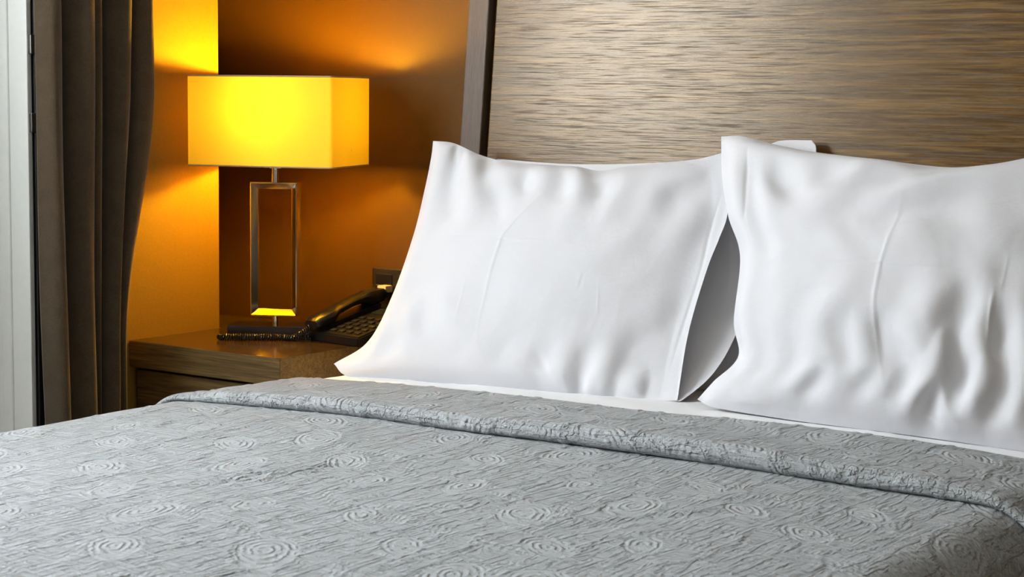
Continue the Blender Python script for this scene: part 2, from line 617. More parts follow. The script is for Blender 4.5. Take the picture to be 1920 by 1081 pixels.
def main_panel():
    s = np.concatenate([np.arange(-1.14, -0.93, 0.02), np.arange(-0.92, 0.9201, STEP), np.arange(0.94, 1.15, 0.02)])
    t = np.concatenate([np.arange(FOOT - 0.34, FOOT + 0.10, 0.02), np.arange(FOOT + 0.11, -0.76, 0.0028)])
    Sg, T = np.meshgrid(s, t)
    ex, ez, nx, nz = edge(Sg)
    a = np.clip(FOOT + BR_ - T, 0, None)           # rounding over the foot
    th = np.clip(a / BR_, 0, math.pi / 2)
    y = np.where(a > 0, FOOT + BR_ - BR_ * np.sin(th), T)
    fz = np.where(a > 0, -BR_ * (1 - np.cos(th)) - np.clip(a - BR_ * math.pi / 2, 0, None), 0)
    pat = matelasse(Sg + 3.0, T + 5.0)
    h = EMB * pat[0] + undul(Sg, T) * nz
    X0 = BX + Sg
    for amp, w, pts in COVER_S:
        h = h + stroke_h(X0, T, amp / 1000, w / 1000, pts)
    P = np.stack([BX + ex + nx * h, y, np.maximum(ZB + ez + fz + nz * h, 0.26)], -1)
    return grid_arrays(P) + (pat,)


# dents and creases pressed in the coverlet: height mm, width mm, path
COVER_S = [
    (-6, 9, [(1.438, -1.494), (1.439, -1.415), (1.444, -1.33), (1.467, -1.261), (1.497, -1.186)]),
    (5, 14, [(1.462, -1.48), (1.463, -1.40), (1.468, -1.32), (1.49, -1.25)]),
    (-3, 12, [(1.05, -1.20), (1.02, -1.08), (1.04, -0.98)]),
    (3, 25, [(1.70, -1.55), (1.74, -1.38), (1.80, -1.22)]),
    (-3, 18, [(1.95, -1.38), (2.02, -1.22), (2.12, -1.10)]),
]

cov = thing('coverlet', 'grey embossed swirl-pattern coverlet spread over the bed', 'coverlet', (BX, -1.4, ZB))


def under(o, par):
    """keep world-space vertices while parented to an unrotated empty."""
    o.location = -par.location
    return o


def weave_attrs(o, pat):
    for nm, arr in zip(('ring_r', 'ring_mask', 'flow', 'cross', 'patch'), pat[1:]):
        at = o.data.attributes.new(nm, 'FLOAT', 'POINT')
        at.data.foreach_set('value', np.ascontiguousarray(arr, dtype=np.float32).ravel())
    return o


V, Q, pat = main_panel()
weave_attrs(under(mesh_from('main_panel', V, Q, M['coverlet'], cov), cov), pat)


def turned_band():
    s = np.concatenate([np.arange(-1.14, -0.93, 0.02), np.arange(-0.92, 0.9201, STEP), np.arange(0.94, 1.15, 0.02)])
    # section from the head edge towards the foot, then round the fold and back under: (y, height)
    sec = [(-0.505, 0.003), (-0.512, 0.0085), (-0.545, 0.0095), (-0.59, 0.0125), (-0.625, 0.0110), (-0.67, 0.0135), (-0.715, 0.0185),
           (-0.75, 0.0185), (-0.79, 0.0235), (-0.815, 0.0295), (-0.833, 0.0315)]
    r, cy, cz = 0.0155, -0.838, 0.0160
    for k in range(1, 10):
        a = math.pi / 2 + k * math.pi / 9
        sec.append((cy + r * math.cos(a), cz + r * math.sin(a)))
    sec += [(-0.80, 0.0015), (-0.775, 0.004)]
    c = spline(sec, 260)
    L = np.concatenate([[0], np.cumsum(np.linalg.norm(np.diff(c, axis=0), axis=1))])
    Sg, Li = np.meshgrid(s, np.arange(len(c)))
    y0, h0, t = c[Li, 0], c[Li, 1], L[Li]
    ex, ez, nx, nz = edge(Sg)
    flat = 1 - 0.55 * sstep(0.60, 0.88, np.abs(Sg)) - 0.22 * sstep(0.1, -0.6, Sg)     # the fold flattens as it goes over the bed edge
    d = np.gradient(c, axis=0)
    d /= np.linalg.norm(d, axis=1)[:, None]
    ny, nh = d[:, 1][Li], -d[:, 0][Li]                  # outward normal in the section
    pat = matelasse(Sg + 3.4, -t + 7.0)
    emb = EMB * 1.25 * pat[0]
    inside = 1 - sstep(0.80, 0.95, Li / len(c)) * 0.7
    emb = emb * inside
    wav = -0.080 + 0.043 * (BX + Sg - 0.85) + 0.003 * np.sin(4.3 * Sg + 0.6) + 0.003 * np.sin(11 * Sg)
    lift = 0.0025 * np.sin(9 * Sg + 16 * y0) * np.clip(h0 / 0.01, 0, 1)
    h = (h0 + lift) * flat + emb * nh + undul(Sg, y0) * nz * 0.6 + 0.001
    Y = y0 + emb * ny + wav
    P = np.stack([BX + ex + nx * h, Y, ZB + ez + nz * h], -1)
    return grid_arrays(P) + (pat,)


V, Q, pat = turned_band()
weave_attrs(under(mesh_from('turned_band', V, Q, M['coverlet'], cov), cov), pat)


def sheet():
    s = np.concatenate([np.arange(-1.10, -0.93, 0.02), np.arange(-0.92, 0.9201, 0.008), np.arange(0.94, 1.11, 0.02)])
    t = np.arange(-0.93, -0.2049, 0.008)
    Sg, T = np.meshgrid(s, t)
    ex, ez, nx, nz = edge(Sg, 0.006)
    h = -0.006 - 0.004 * sstep(-0.52, -0.62, T) + 0.0012 * np.sin(23 * Sg + 40 * T) * np.sin(31 * T)
    for k in range(14):
        x = -0.7 + 1.4 * ((k * 0.381966) % 1)
        h = h + stroke_h(Sg, T, 0.0012, 0.006, [(x, -0.52), (x + 0.03 * math.sin(k), -0.45), (x + 0.05 * math.sin(3 * k), -0.40)])
    P = np.stack([BX + ex + nx * h, T, ZB + ez + nz * h], -1)
    return grid_arrays(P)


V, Q = sheet()
o = mesh_from('bed_sheet', V, Q, M['sheet'])
tag(o, 'smooth white bed sheet under the pillows', 'sheet')

mt = box(BX - BH + 0.02, BX + BH - 0.02, FOOT + 0.02, -0.215, 0.34, 0.575, 0.06, 4)
tag(obj('mattress', mt, M['mattress'], smooth=True), 'thick white mattress under the grey coverlet', 'mattress')
bb = thing('divan', 'dark upholstered bed base beneath the mattress', 'divan', (BX, -1.15, 0))
under(obj('base_box', box(BX - BH + 0.04, BX + BH - 0.04, FOOT + 0.04, -0.215, 0.08, 0.34, 0.015), M['bed_base'], bb), bb)
for x in (BX - 0.7, BX + 0.7):
    for y in (FOOT + 0.12, -0.28):
        under(obj('leg', box(x - 0.03, x + 0.03, y - 0.03, y + 0.03, 0, 0.08, 0.004), M['gap_shade_leg_black'], bb), bb)

# headboard: reclined wooden panel in a frame
TILT = math.atan(0.0913)
hb = thing('headboard', 'reclined walnut headboard with horizontal grain behind the pillows', 'headboard', (0, -0.197, 0), (-TILT, 0, 0))
HX0, HX1, HZ0, HZ1 = 0.86, 2.62, 0.30, 1.54
obj('backing_board', box(HX0 + 0.012, HX1 - 0.012, 0.016, 0.036, HZ0, HZ1 - 0.01), M['dark_gap'], hb)
obj('panel', box(HX0 + 0.067, HX1 - 0.067, -0.002, 0.016, HZ0, HZ1 - 0.07, 0.0025), M['headboard'], hb)
obj('stile', box(HX0, HX0 + 0.055, -0.012, 0.036, HZ0, HZ1, 0.004, 3), M['stile'], hb)
obj('stile', box(HX1 - 0.055, HX1, -0.012, 0.036, HZ0, HZ1, 0.004, 3), M['stile'], hb)
obj('top_rail', box(HX0 + 0.055, HX1 - 0.055, -0.012, 0.036, HZ1 - 0.058, HZ1, 0.004, 3), M['headboard'], hb)


# ------------------------------------------------------------------ pillows
LEFT_B = {
    'bottom': [(-0.054, 0.009), (-0.008, -0.015), (0.126, -0.015), (0.299, -0.015), (0.416, -0.013), (0.531, -0.012), (0.641, -0.008), (0.715, 0.001)],
    'top': [(0.039, 0.517), (0.09, 0.513), (0.161, 0.488), (0.228, 0.474), (0.316, 0.47), (0.389, 0.468), (0.445, 0.46), (0.506, 0.472), (0.596, 0.484), (0.651, 0.492), (0.697, 0.506)],
    'left': [(-0.054, 0.009), (0.013, 0.063), (0.041, 0.164), (0.053, 0.302), (0.05, 0.411), (0.045, 0.479), (0.039, 0.517)],
    'right': [(0.715, 0.001), (0.71, 0.132), (0.72, 0.258), (0.731, 0.324), (0.737, 0.374), (0.723, 0.446), (0.697, 0.506)],
    'rback': [(0.721, -0.0), (0.76, 0.074), (0.779, 0.174), (0.775, 0.293), (0.757, 0.38), (0.725, 0.457), (0.697, 0.506)],
}
LEFT_S = [
    (1.5, 3.6, [(0.396, 0.444), (0.346, 0.373), (0.301, 0.292), (0.298, 0.278), (0.295, 0.172), (0.297, 0.099), (0.305, 0.055), (0.326, 0.013)]),
    (1.3, 3, [(0.097, 0.276), (0.194, 0.279), (0.3, 0.278), (0.412, 0.277), (0.471, 0.276)]),
    (-9, 14, [(0.114, 0.497), (0.132, 0.403), (0.173, 0.309)]),
    (6, 18, [(0.146, 0.488), (0.175, 0.416), (0.222, 0.335)]),
    (-5, 12, [(0.234, 0.406), (0.271, 0.337), (0.292, 0.303)]),
    (-6, 10, [(0.283, 0.431), (0.302, 0.403), (0.32, 0.38)]),
    (-5, 7, [(0.42, 0.064), (0.454, 0.024), (0.494, -0.024)]),
    (5, 7, [(0.438, 0.017), (0.474, -0.026)]),
    (4, 7, [(0.431, 0.076), (0.47, 0.015), (0.497, -0.024)]),
    (5, 7, [(0.479, 0.037), (0.509, -0.023)]),
    (6, 10, [(0.542, 0.031), (0.538, -0.02)]),
    (6, 9, [(0.58, 0.029), (0.558, -0.018)]),
    (4, 10, [(0.608, 0.037), (0.661, -0.019)]),
    (-7, 24, [(0.621, 0.144), (0.648, 0.051), (0.676, 0.001)]),
    (5, 9, [(0.713, 0.035), (0.696, -0.016)]),
    (4, 16, [(0.083, 0.141), (0.171, 0.056), (0.293, 0.01)]),
    (4, 18, [(0.16, 0.181), (0.261, 0.085), (0.351, 0.015)]),
    (3, 10, [(0.104, 0.051), (0.163, -0.001), (0.191, -0.015)]),
    (-4, 14, [(0.121, 0.121), (0.225, 0.038), (0.33, -0.014)]),
    (0.8, 2.5, [(0.184, 0.176), (0.192, 0.092)]),
    (0.8, 2.5, [(0.242, 0.197), (0.246, 0.084)]),
    (0.8, 2.5, [(0.488, 0.184), (0.49, 0.223)]),
    (0.8, 2.5, [(0.526, 0.214), (0.541, 0.128)]),
    (-8, 12, [(0.473, 0.431), (0.478, 0.38)]),
    (3, 10, [(0.545, 0.445), (0.506, 0.37), (0.508, 0.313)]),
    (-5, 20, [(0.704, 0.433), (0.642, 0.414), (0.623, 0.352)]),
    (3, 12, [(0.664, 0.466), (0.597, 0.418), (0.562, 0.372)]),
    (-2.5, 4, [(0.719, 0.462), (0.708, 0.356), (0.707, 0.258), (0.695, 0.139), (0.684, 0.029)]),
    (-5, 14, [(0.378, 0.434), (0.408, 0.366)]),
    (4, 14, [(0.412, 0.441), (0.445, 0.356)]),
]
RIGHT_B = {
    'bottom': [(0.039, 0.018), (0.076, 0.007), (0.181, 0.002), (0.282, -0.0), (0.464, -0.001), (0.636, -0.005), (0.774, -0.007)],
    'top': [(-0.043, 0.54), (0.002, 0.542), (0.068, 0.528), (0.156, 0.515), (0.272, 0.506), (0.403, 0.496), (0.479, 0.504), (0.542, 0.519), (0.612, 0.543), (0.67, 0.571)],
    'left': [(0.039, 0.018), (0.062, 0.055), (0.098, 0.107), (0.073, 0.174), (0.055, 0.299), (0.012, 0.377), (-0.021, 0.458), (-0.043, 0.54)],
    'right': [(0.774, -0.007), (0.746, 0.142), (0.71, 0.279), (0.681, 0.422), (0.67, 0.571)],
}
RIGHT_S = [
    (-2.5, 4, [(0.027, 0.519), (0.05, 0.427), (0.074, 0.332)]),
    (1.7, 4, [(0.359, 0.448), (0.364, 0.392), (0.359, 0.31), (0.357, 0.277), (0.359, 0.24), (0.366, 0.182), (0.387, 0.106), (0.409, 0.032)]),
    (-6, 8, [(0.374, 0.192), (0.394, 0.087)]),
    (1.2, 3, [(0.18, 0.264), (0.259, 0.271), (0.357, 0.277), (0.451, 0.28), (0.543, 0.279)]),
    (6, 12, [(0.185, 0.397), (0.225, 0.425), (0.295, 0.473)]),
    (-6, 12, [(0.164, 0.422), (0.218, 0.455), (0.273, 0.48)]),
    (9, 14, [(0.309, 0.409), (0.363, 0.433), (0.426, 0.451), (0.488, 0.474), (0.559, 0.495)]),
    (-8, 10, [(0.311, 0.442), (0.376, 0.462), (0.432, 0.469)]),
    (-6, 16, [(0.091, 0.489), (0.123, 0.442), (0.169, 0.401)]),
    (8, 12, [(0.505, 0.194), (0.49, 0.107), (0.462, 0.038), (0.456, 0.023)]),
    (-6, 9, [(0.489, 0.202), (0.473, 0.143), (0.463, 0.104)]),
    (-6, 11, [(0.542, 0.236), (0.512, 0.157), (0.512, 0.109)]),
    (7, 7, [(0.492, 0.074), (0.529, 0.022), (0.552, -0.003)]),
    (-7, 16, [(0.479, 0.068), (0.484, 0.021)]),
    (7, 9, [(0.565, 0.138), (0.553, 0.085), (0.559, 0.03)]),
    (-8, 12, [(0.562, 0.133), (0.536, 0.102), (0.53, 0.064)]),
    (3, 4, [(0.568, 0.138), (0.561, 0.199), (0.558, 0.257)]),
    (-8, 10, [(0.587, 0.202), (0.579, 0.125)]),
    (3, 4, [(0.465, 0.024), (0.525, -0.002)]),
    (3, 4, [(0.539, 0.019), (0.578, -0.002)]),
    (5, 9, [(0.408, 0.05), (0.44, 0.011)]),
    (5, 9, [(0.626, 0.07), (0.621, 0.019)]),
    (3, 12, [(0.327, 0.139), (0.281, 0.085), (0.227, 0.06)]),
    (3, 18, [(0.345, 0.239), (0.278, 0.184), (0.231, 0.129)]),
    (4, 10, [(0.242, 0.081), (0.341, 0.077), (0.375, 0.095)]),
    (-4, 12, [(0.306, 0.058), (0.234, 0.031)]),
    (12, 15, [(0.104, 0.018), (0.157, 0.013), (0.196, 0.01)]),
    (5, 14, [(0.466, 0.249), (0.449, 0.15), (0.431, 0.101)]),
    (-4, 10, [(0.421, 0.148), (0.421, 0.1)]),
    (0.8, 2.5, [(0.567, 0.325), (0.569, 0.238)]),
]



def coons(bottom, top, left, right, nu, nv):
    b, t = spline(bottom, nu), spline(top, nu)
    l, r = spline(left, nv), spline(right, nv)
    u = np.linspace(0, 1, nu)[None, :, None]
    v = np.linspace(0, 1, nv)[:, None, None]
    P = (1 - v) * b[None] + v * t[None] + (1 - u) * l[:, None] + u * r[:, None]
    P -= (1 - u) * (1 - v) * b[0] + u * (1 - v) * b[-1] + (1 - u) * v * t[0] + u * v * t[-1]
    return P


# where each case carries spare cloth: (spare across, spare up, centre a, centre b, size a, size b) as fractions of length
LEFT_E = [(0.15, 0.0, 0.52, -0.01, 0.16, 0.07), (0.14, 0.0, 0.24, 0.50, 0.20, 0.10), (0.05, 0.04, 0.05, 0.05, 0.12, 0.12),
          (0.05, 0.03, 0.65, 0.42, 0.10, 0.12), (0.05, 0.02, 0.66, 0.08, 0.08, 0.14), (0.05, 0.03, 0.05, 0.45, 0.08, 0.12), (0.03, 0.0, 0.40, 0.47, 0.12, 0.08)]
RIGHT_E = [(0.12, 0.02, 0.48, 0.08, 0.20, 0.13), (0.02, 0.10, 0.33, 0.44, 0.24, 0.08), (0.05, 0.03, 0.07, 0.06, 0.12, 0.10),
           (0.06, 0.04, 0.06, 0.42, 0.10, 0.12), (0.06, 0.03, 0.66, 0.20, 0.12, 0.2)]


def side_profile(uu, v, ex):
    lu = np.clip(2 * uu, 0, 1)
    ru = np.clip(2 * (1 - uu), 0, 1)
    pu = np.where(uu < 0.5, (lu * (2 - lu)) ** ex[0], (ru * (2 - ru)) ** ex[1])
    return pu * np.clip(4 * v * (1 - v), 0, 1) ** 0.55


def relaxed(B, T, fl, fr, seed, spare, strokes, ex=(0.5, 0.5), levels=((88, 60, 420), (175, 119, 260), (349, 237, 80))):
    """case front laid over a plump insert: spare cloth is let out and settles into folds. Returns (a, b, height)."""
    rng = np.random.RandomState(seed)
    ln = lambda D: np.sqrt((D * D).sum(-1)) + 1e-12
    X = None
    for nu, nv, iters in levels:
        P2 = coons(B['bottom'], B['top'], B['left'], B['right'], nu, nv)
        u = np.linspace(0, 1, nu)[None, :] * np.ones((nv, 1))
        v = np.linspace(0, 1, nv)[:, None] * np.ones((1, nu))
        uu = np.clip((u - fl) / (1 - fl - fr), 0, 1)
        prof = side_profile(uu, v, ex)
        h = T * prof * (1 + 0.22 * (0.45 - v))
        a, b = P2[..., 0], P2[..., 1]
        X0 = np.stack([a, b, h], -1)
        floor_h = h * 0.86 - 0.003
        su = np.full(a.shape, 0.012)
        sv = np.full(a.shape, 0.010)
        for eu, ev, ca, cb, wa, wb in spare:
            g = np.exp(-((a - ca) / wa) ** 2 - ((b - cb) / wb) ** 2)
            su += eu * g
            sv += ev * g
        fam = []
        A, Z = slice(None), slice(0, -1)
        O = slice(1, None)
        for (sl1, sl2, s, k) in (((A, Z), (A, O), su, 1.0), ((Z, A), (O, A), sv, 1.0), ((Z, Z), (O, O), 0.5 * (su + sv), 0.3), ((Z, O), (O, Z), 0.5 * (su + sv), 0.3)):
            fam.append((sl1, sl2, ln(X0[sl2] - X0[sl1]) * (1 + 0.5 * (s[sl1] + s[sl2])), k))
        if X is None:
            X = X0.copy()
            n_ = rng.randn(nv, nu)
            for _ in range(2):
                n_[1:-1, 1:-1] = 0.25 * (n_[:-2, 1:-1] + n_[2:, 1:-1] + n_[1:-1, :-2] + n_[1:-1, 2:])
            X[..., 2] += 0.003 * n_ / n_.std() * prof
            for amp, wd, pts in strokes:
                if wd >= 7:
                    X[..., 2] += stroke_h(a, b, 1.8 * amp / 1000, max(wd, 9) * 1.15 / 1000, np.array(pts), 0.3) * sstep(0, 0.2, prof)
        else:
            X = upsample(X)
            X[0], X[-1], X[:, 0], X[:, -1] = X0[0], X0[-1], X0[:, 0], X0[:, -1]
        w = np.ones((nv, nu, 1))
        w[0] = w[-1] = 0
        w[:, 0] = w[:, -1] = 0
        for it in range(iters):
            D = np.zeros_like(X)
            for sl1, sl2, rest, k in fam:
                e = X[sl2] - X[sl1]
                l = ln(e)
                c = (k * 0.5 * (l - rest) / l)[..., None] * e
                D[sl1] += c
                D[sl2] -= c
            X += 0.45 * D * w
            lap = np.zeros_like(X)                       # cloth resists sharp bending
            lap[1:-1, 1:-1] = 0.25 * (X[:-2, 1:-1] + X[2:, 1:-1] + X[1:-1, :-2] + X[1:-1, 2:]) - X[1:-1, 1:-1]
            bl = np.zeros_like(X)
            bl[1:-1, 1:-1] = 0.25 * (lap[:-2, 1:-1] + lap[2:, 1:-1] + lap[1:-1, :-2] + lap[1:-1, 2:]) - lap[1:-1, 1:-1]
            X -= 0.40 * bl * w
            X[..., 2] = np.maximum(X[..., 2], floor_h)
    m = sstep(0.0, 0.03, v) * (1 - sstep(0.97, 1.0, v)) * sstep(0, 0.02, u) * (1 - sstep(0.98, 1, u))
    for amp, wd, pts in strokes:
        k, q = (0.35, 1.2) if wd >= 7 else (0.8, 1.0)
        X[..., 2] += stroke_h(a, b, k * amp / 1000, q * wd / 1000, np.array(pts), 0.35) * m
    return X


def upsample(X):
    def up(A):
        Q = np.concatenate([2 * A[:1] - A[1:2], A, 2 * A[-1:] - A[-2:-1]])
        mid = (-Q[:-3] + 9 * Q[1:-2] + 9 * Q[2:-1] - Q[3:]) / 16
        out = np.empty((2 * len(A) - 1,) + A.shape[1:])
        out[::2] = A
        out[1::2] = mid
        return out
    return up(up(X).swapaxes(0, 1)).swapaxes(0, 1)

def pillow(label, corner, B, strokes, T, fl, fr, open_end, seed, spare=(), ex=(0.5, 0.5), hem=None, tb=0.8, levels=None, gape=0.065):
    """corner: three points giving the lean plane; fl / fr: flange widths as a fraction of u; open_end: 'R' or None."""
    A, Bp, Cp = (np.array(c, float) for c in corner)
    e1 = (Bp - A) / np.linalg.norm(Bp - A)
    n = np.cross(e1, Cp - A)
    n /= np.linalg.norm(n)
    if n[1] > 0:
        n = -n
    e2 = np.cross(n, e1)
    if e2[2] < 0:
        e2 = -e2
    root = thing('pillow', label, 'pillow', tuple(A), group='white pillows on the bed')
    X = relaxed(B, T, fl, fr, seed, spare, strokes, ex, **({'levels': levels} if levels else {}))
    nv, nu = X.shape[:2]
    parts = {}
    for side in (1, -1):
        k = 1 if side > 0 else 2
        mu, mv = (nu, nv) if side > 0 else (nu // 2, nv // 2)
        u = np.linspace(0, 1, mu)[None, :] * np.ones((mv, 1))
        v = np.linspace(0, 1, mv)[:, None] * np.ones((1, mu))
        if side > 0:
            a, b, h = X[..., 0], X[..., 1], X[..., 2]
        else:
            P2 = coons(B['bottom'], B['top'], B.get('lback', B['left']), B.get('rback', B['right']), mu, mv)
            a, b = P2[..., 0], P2[..., 1]
            uu = np.clip((u - fl) / (1 - fl - fr), 0, 1)
            h = -T * tb * side_profile(uu, v, ex) * (1 + 0.22 * (0.45 - v))
        if open_end:
            h = h + (0.006 if side > 0 else -gape) * sstep(0.80, 1.0, u) * np.sin(np.pi * v) ** 0.8
        P = a[..., None] * e1 + b[..., None] * e2 + n * h[..., None]
        parts[side] = (P, u)
    # split the hem off the case at the open end
    Vs, Qs, Vh, Qh = [], [], [], []
    for side, (P, u) in parts.items():
        V_, Q_ = grid_arrays(P)
        if side < 0:
            Q_ = Q_[:, ::-1]
        uq = u.reshape(-1)[Q_].mean(1)
        if hem:
            hm = uq > hem if open_end == 'R' else uq < hem
        else:
            hm = np.zeros(len(Q_), bool)
        for sel, VV, QQ in ((~hm, Vs, Qs), (hm, Vh, Qh)):
            if sel.any():
                q = Q_[sel]
                ids, inv = np.unique(q, return_inverse=True)
                off = sum(len(x) for x in VV)
                VV.append(V_[ids])
                QQ.append(inv.reshape(-1, 4) + off)
    mesh_from('pillowcase', np.vstack(Vs), np.vstack(Qs), M['pillow'], root)
    if Vh:
        mesh_from('hem', np.vstack(Vh), np.vstack(Qh), M['pillow'], root)
    return root


LP = ((.86, -.46, .61), (1.57, -.385, .612), (1.2, -.19, 1.065))
RP = ((1.6, -.44, .612), (2.3, -.40, .605), (1.95, -.19, 1.065))
pillow('white pillow with cross-shaped ironing creases beside the lamp', LP, LEFT_B, LEFT_S, 0.070, 0.012, 0.05, 'R', 3, LEFT_E, (0.5, 0.9), hem=0.925)
pillow('white rumpled pillow whose hem overlaps the neighbouring pillow', RP, RIGHT_B, RIGHT_S, 0.085, 0.012, 0.03, None, 8, RIGHT_E, (0.5, 0.6))
BP = ((0.98, -.238, .615), (1.68, -.238, .615), (1.38, -.132, 1.07))
BACK_B = {
    'bottom': [(0.0, 0.0), (0.2, -0.006), (0.45, -0.006), (0.655, 0.0)],
    'top': [(0.0, 0.43), (0.2, 0.425), (0.45, 0.44), (0.62, 0.475), (0.66, 0.486), (0.722, 0.488)],
    'left': [(0.0, 0.0), (0.02, 0.2), (0.0, 0.43)],
    'right': [(0.655, 0.0), (0.705, 0.17), (0.725, 0.33), (0.735, 0.46), (0.722, 0.488)],
}
pillow('white pillow tucked behind the others against the headboard', BP, BACK_B, [(-2, 5, [(0.64, 0.02), (0.66, 0.25), (0.665, 0.48)])], 0.026, 0.03, 0.09, 'R', 5,
       [(0.06, 0.05, 0.6, 0.2, 0.15, 0.2)], (0.6, 0.9), hem=0.91, tb=0.3, levels=((60, 42, 300), (119, 83, 150)), gape=0.012)

# ------------------------------------------------------------------ curtain
def curtain():
    # folds of the hanging cloth seen from above: (depth into the room x, position along the wall y)
    sec = [(0.275, -0.772), (0.322, -0.765), (0.328, -0.745), (0.300, -0.728), (0.275, -0.735), (0.270, -0.715), (0.300, -0.705), (0.330, -0.685),
           (0.322, -0.660), (0.290, -0.650), (0.272, -0.662), (0.270, -0.645), (0.300, -0.640), (0.310, -0.628), (0.285, -0.618), (0.262, -0.625),
           (0.262, -0.600), (0.300, -0.592), (0.332, -0.575), (0.322, -0.556), (0.285, -0.550), (0.265, -0.558), (0.268, -0.535), (0.305, -0.530),
           (0.325, -0.512), (0.310, -0.492), (0.262, -0.488)]
    c = spline(sec, 260)
    zs = np.concatenate([np.linspace(0.03, 0.45, 10), np.linspace(0.47, 1.5, 60), np.linspace(1.55, 2.44, 16)])
    C, Z = np.meshgrid(np.arange(len(c)), zs)
    x, y = c[C, 0].copy(), c[C, 1].copy()
    f = (y + 0.772) / 0.284
    pull = 0.080 * (1 - sstep(0.62, 1.18, Z))              # gathered in behind the nightstand front lower down
    y = y - pull * sstep(0.35, 1.0, f) * (0.5 + 0.5 * f)
    y = y + 0.006 * np.sin(2.1 * Z + 7 * f) * f + 0.004 * np.sin(5 * Z + 15 * f)
    y = y - 0.012 * (Z - 0.9) * np.exp(-((f - 0.12) / 0.12) ** 2)
    x = x + 0.006 * np.sin(3.0 * Z + 11 * f) + 0.003 * np.sin(7 * Z + 31 * f)
    return grid_arrays(np.stack([x, y, Z], -1))


V, Q = curtain()
cu = thing('curtain', 'heavy brown curtain hanging in folds beside the window', 'curtain', (0.29, -0.58, 0.03))
co = under(mesh_from('curtain_cloth', V, Q, M['curtain'], cu), cu)
md = co.modifiers.new('thickness', 'SOLIDIFY')
md.thickness = 0.0025
under(obj('curtain_track', box(0.262, 0.302, -3.1, -0.40, 2.44, 2.47, 0.004), M['white_paint'], cu), cu)

# ------------------------------------------------------------------ nightstand
NZ = 0.62
ns = thing('nightstand', 'oak nightstand with thick glossy top beside the bed', 'nightstand', (0.45, -0.25, 0))
poly = [(0.237, -0.49), (0.684, -0.49), (0.684, -0.004), (-0.04, -0.004), (-0.04, -0.202), (0.237, -0.202)]
bm = extrude_poly(poly, NZ - 0.058, NZ)
bmesh.ops.bevel(bm, geom=list(bm.edges), offset=0.0012, segments=2, affect='EDGES')
under(obj('top', bm, M['nightstand'], ns), ns)
bm = extrude_poly([(0.239, -0.488), (0.682, -0.488), (0.682, -0.006), (-0.038, -0.006), (-0.038, -0.200), (0.239, -0.200)], NZ - 0.0012, NZ + 0.0002)
under(obj('lacquered_top', bm, M['gloss_top'], ns), ns)
under(obj('body', box(0.242, 0.672, -0.452, -0.02, 0.06, NZ - 0.058), M['nightstand_shaded'], ns), ns)
for z0, z1 in ((0.32, 0.554), (0.075, 0.312)):
    d = under(obj('drawer', box(0.244, 0.672, -0.474, -0.454, z0, z1, 0.0015), M['nightstand'], ns), ns)
    k = obj('handle', box(0.40, 0.52, -0.488, -0.476, (z0 + z1) / 2 - 0.006, (z0 + z1) / 2 + 0.006, 0.003), M['steel'], d)
under(obj('plinth', box(0.26, 0.655, -0.43, -0.03, 0, 0.06), M['dark_gap'], ns), ns)

# ------------------------------------------------------------------ table lamp
AX, AY = 0.432, -0.228
lamp = thing('table_lamp', 'lit table lamp with yellow rectangular shade and chrome frame stem', 'lamp', (AX, AY, NZ + 0.0004))
RB = math.radians(29)


def rot(o, a):
    o.rotation_euler = (0, 0, a)
    return o


rot(obj('base', box(-0.100, 0.095, -0.045, 0.045, 0.0, 0.027, 0.0012), M['black_chrome'], lamp), RB)
obj('stem', lathe([(0.0065, 0.026), (0.0065, 0.050)], 20), M['chrome'], lamp, True)


def picture_frame(hw, z0, z1):
    bm = bmesh.new()
    prof = [(0.0, 0.015), (0.0, -0.015), (0.0025, -0.017), (0.0150, -0.005), (0.0150, 0.005), (0.0025, 0.017)]
    rings = []
    for i, y in prof:
        rings.append([bm.verts.new(p) for p in ((-hw + i, y, z0 + i), (hw - i, y, z0 + i), (hw - i, y, z1 - i), (-hw + i, y, z1 - i))])
    for a, b in zip(rings, rings[1:] + rings[:1]):
        for k in range(4):
            bm.faces.new((a[k], a[(k + 1) % 4], b[(k + 1) % 4], b[k]))
    return bm


rot(obj('frame_stem', picture_frame(0.054, 0.047, 0.347), M['chrome'], lamp), math.radians(26))
obj('neck', lathe([(0.0075, 0.345), (0.0075, 0.376), (0.026, 0.379), (0.026, 0.383), (0.008, 0.385), (0.008, 0.43)], 24), M['chrome'], lamp, True)
obj('bulb_socket', lathe([(0.010, 0.43), (0.017, 0.434), (0.017, 0.472), (0.013, 0.476)], 20), M['brass'], lamp, True)
bu = lathe([(0.012, 0.476), (0.015, 0.487), (0.0255, 0.502), (0.030, 0.520), (0.026, 0.538), (0.014, 0.549), (0.002, 0.552)], 24)
obj('light_bulb', bu, M['bulb'], lamp, True)
RS = math.radians(19)
SW, SD, SZ0, SZ1 = 0.171, 0.116, 0.386, 0.582


def round_rect(hw, hd, r, n=5):
    pts = []
    for cx, cy, a0 in ((hw - r, hd - r, 0), (-hw + r, hd - r, 90), (-hw + r, -hd + r, 180), (hw - r, -hd + r, 270)):
        for k in range(n + 1):
            a = math.radians(a0 + 90 * k / n)
            pts.append((cx + r * math.cos(a), cy + r * math.sin(a)))
    return pts


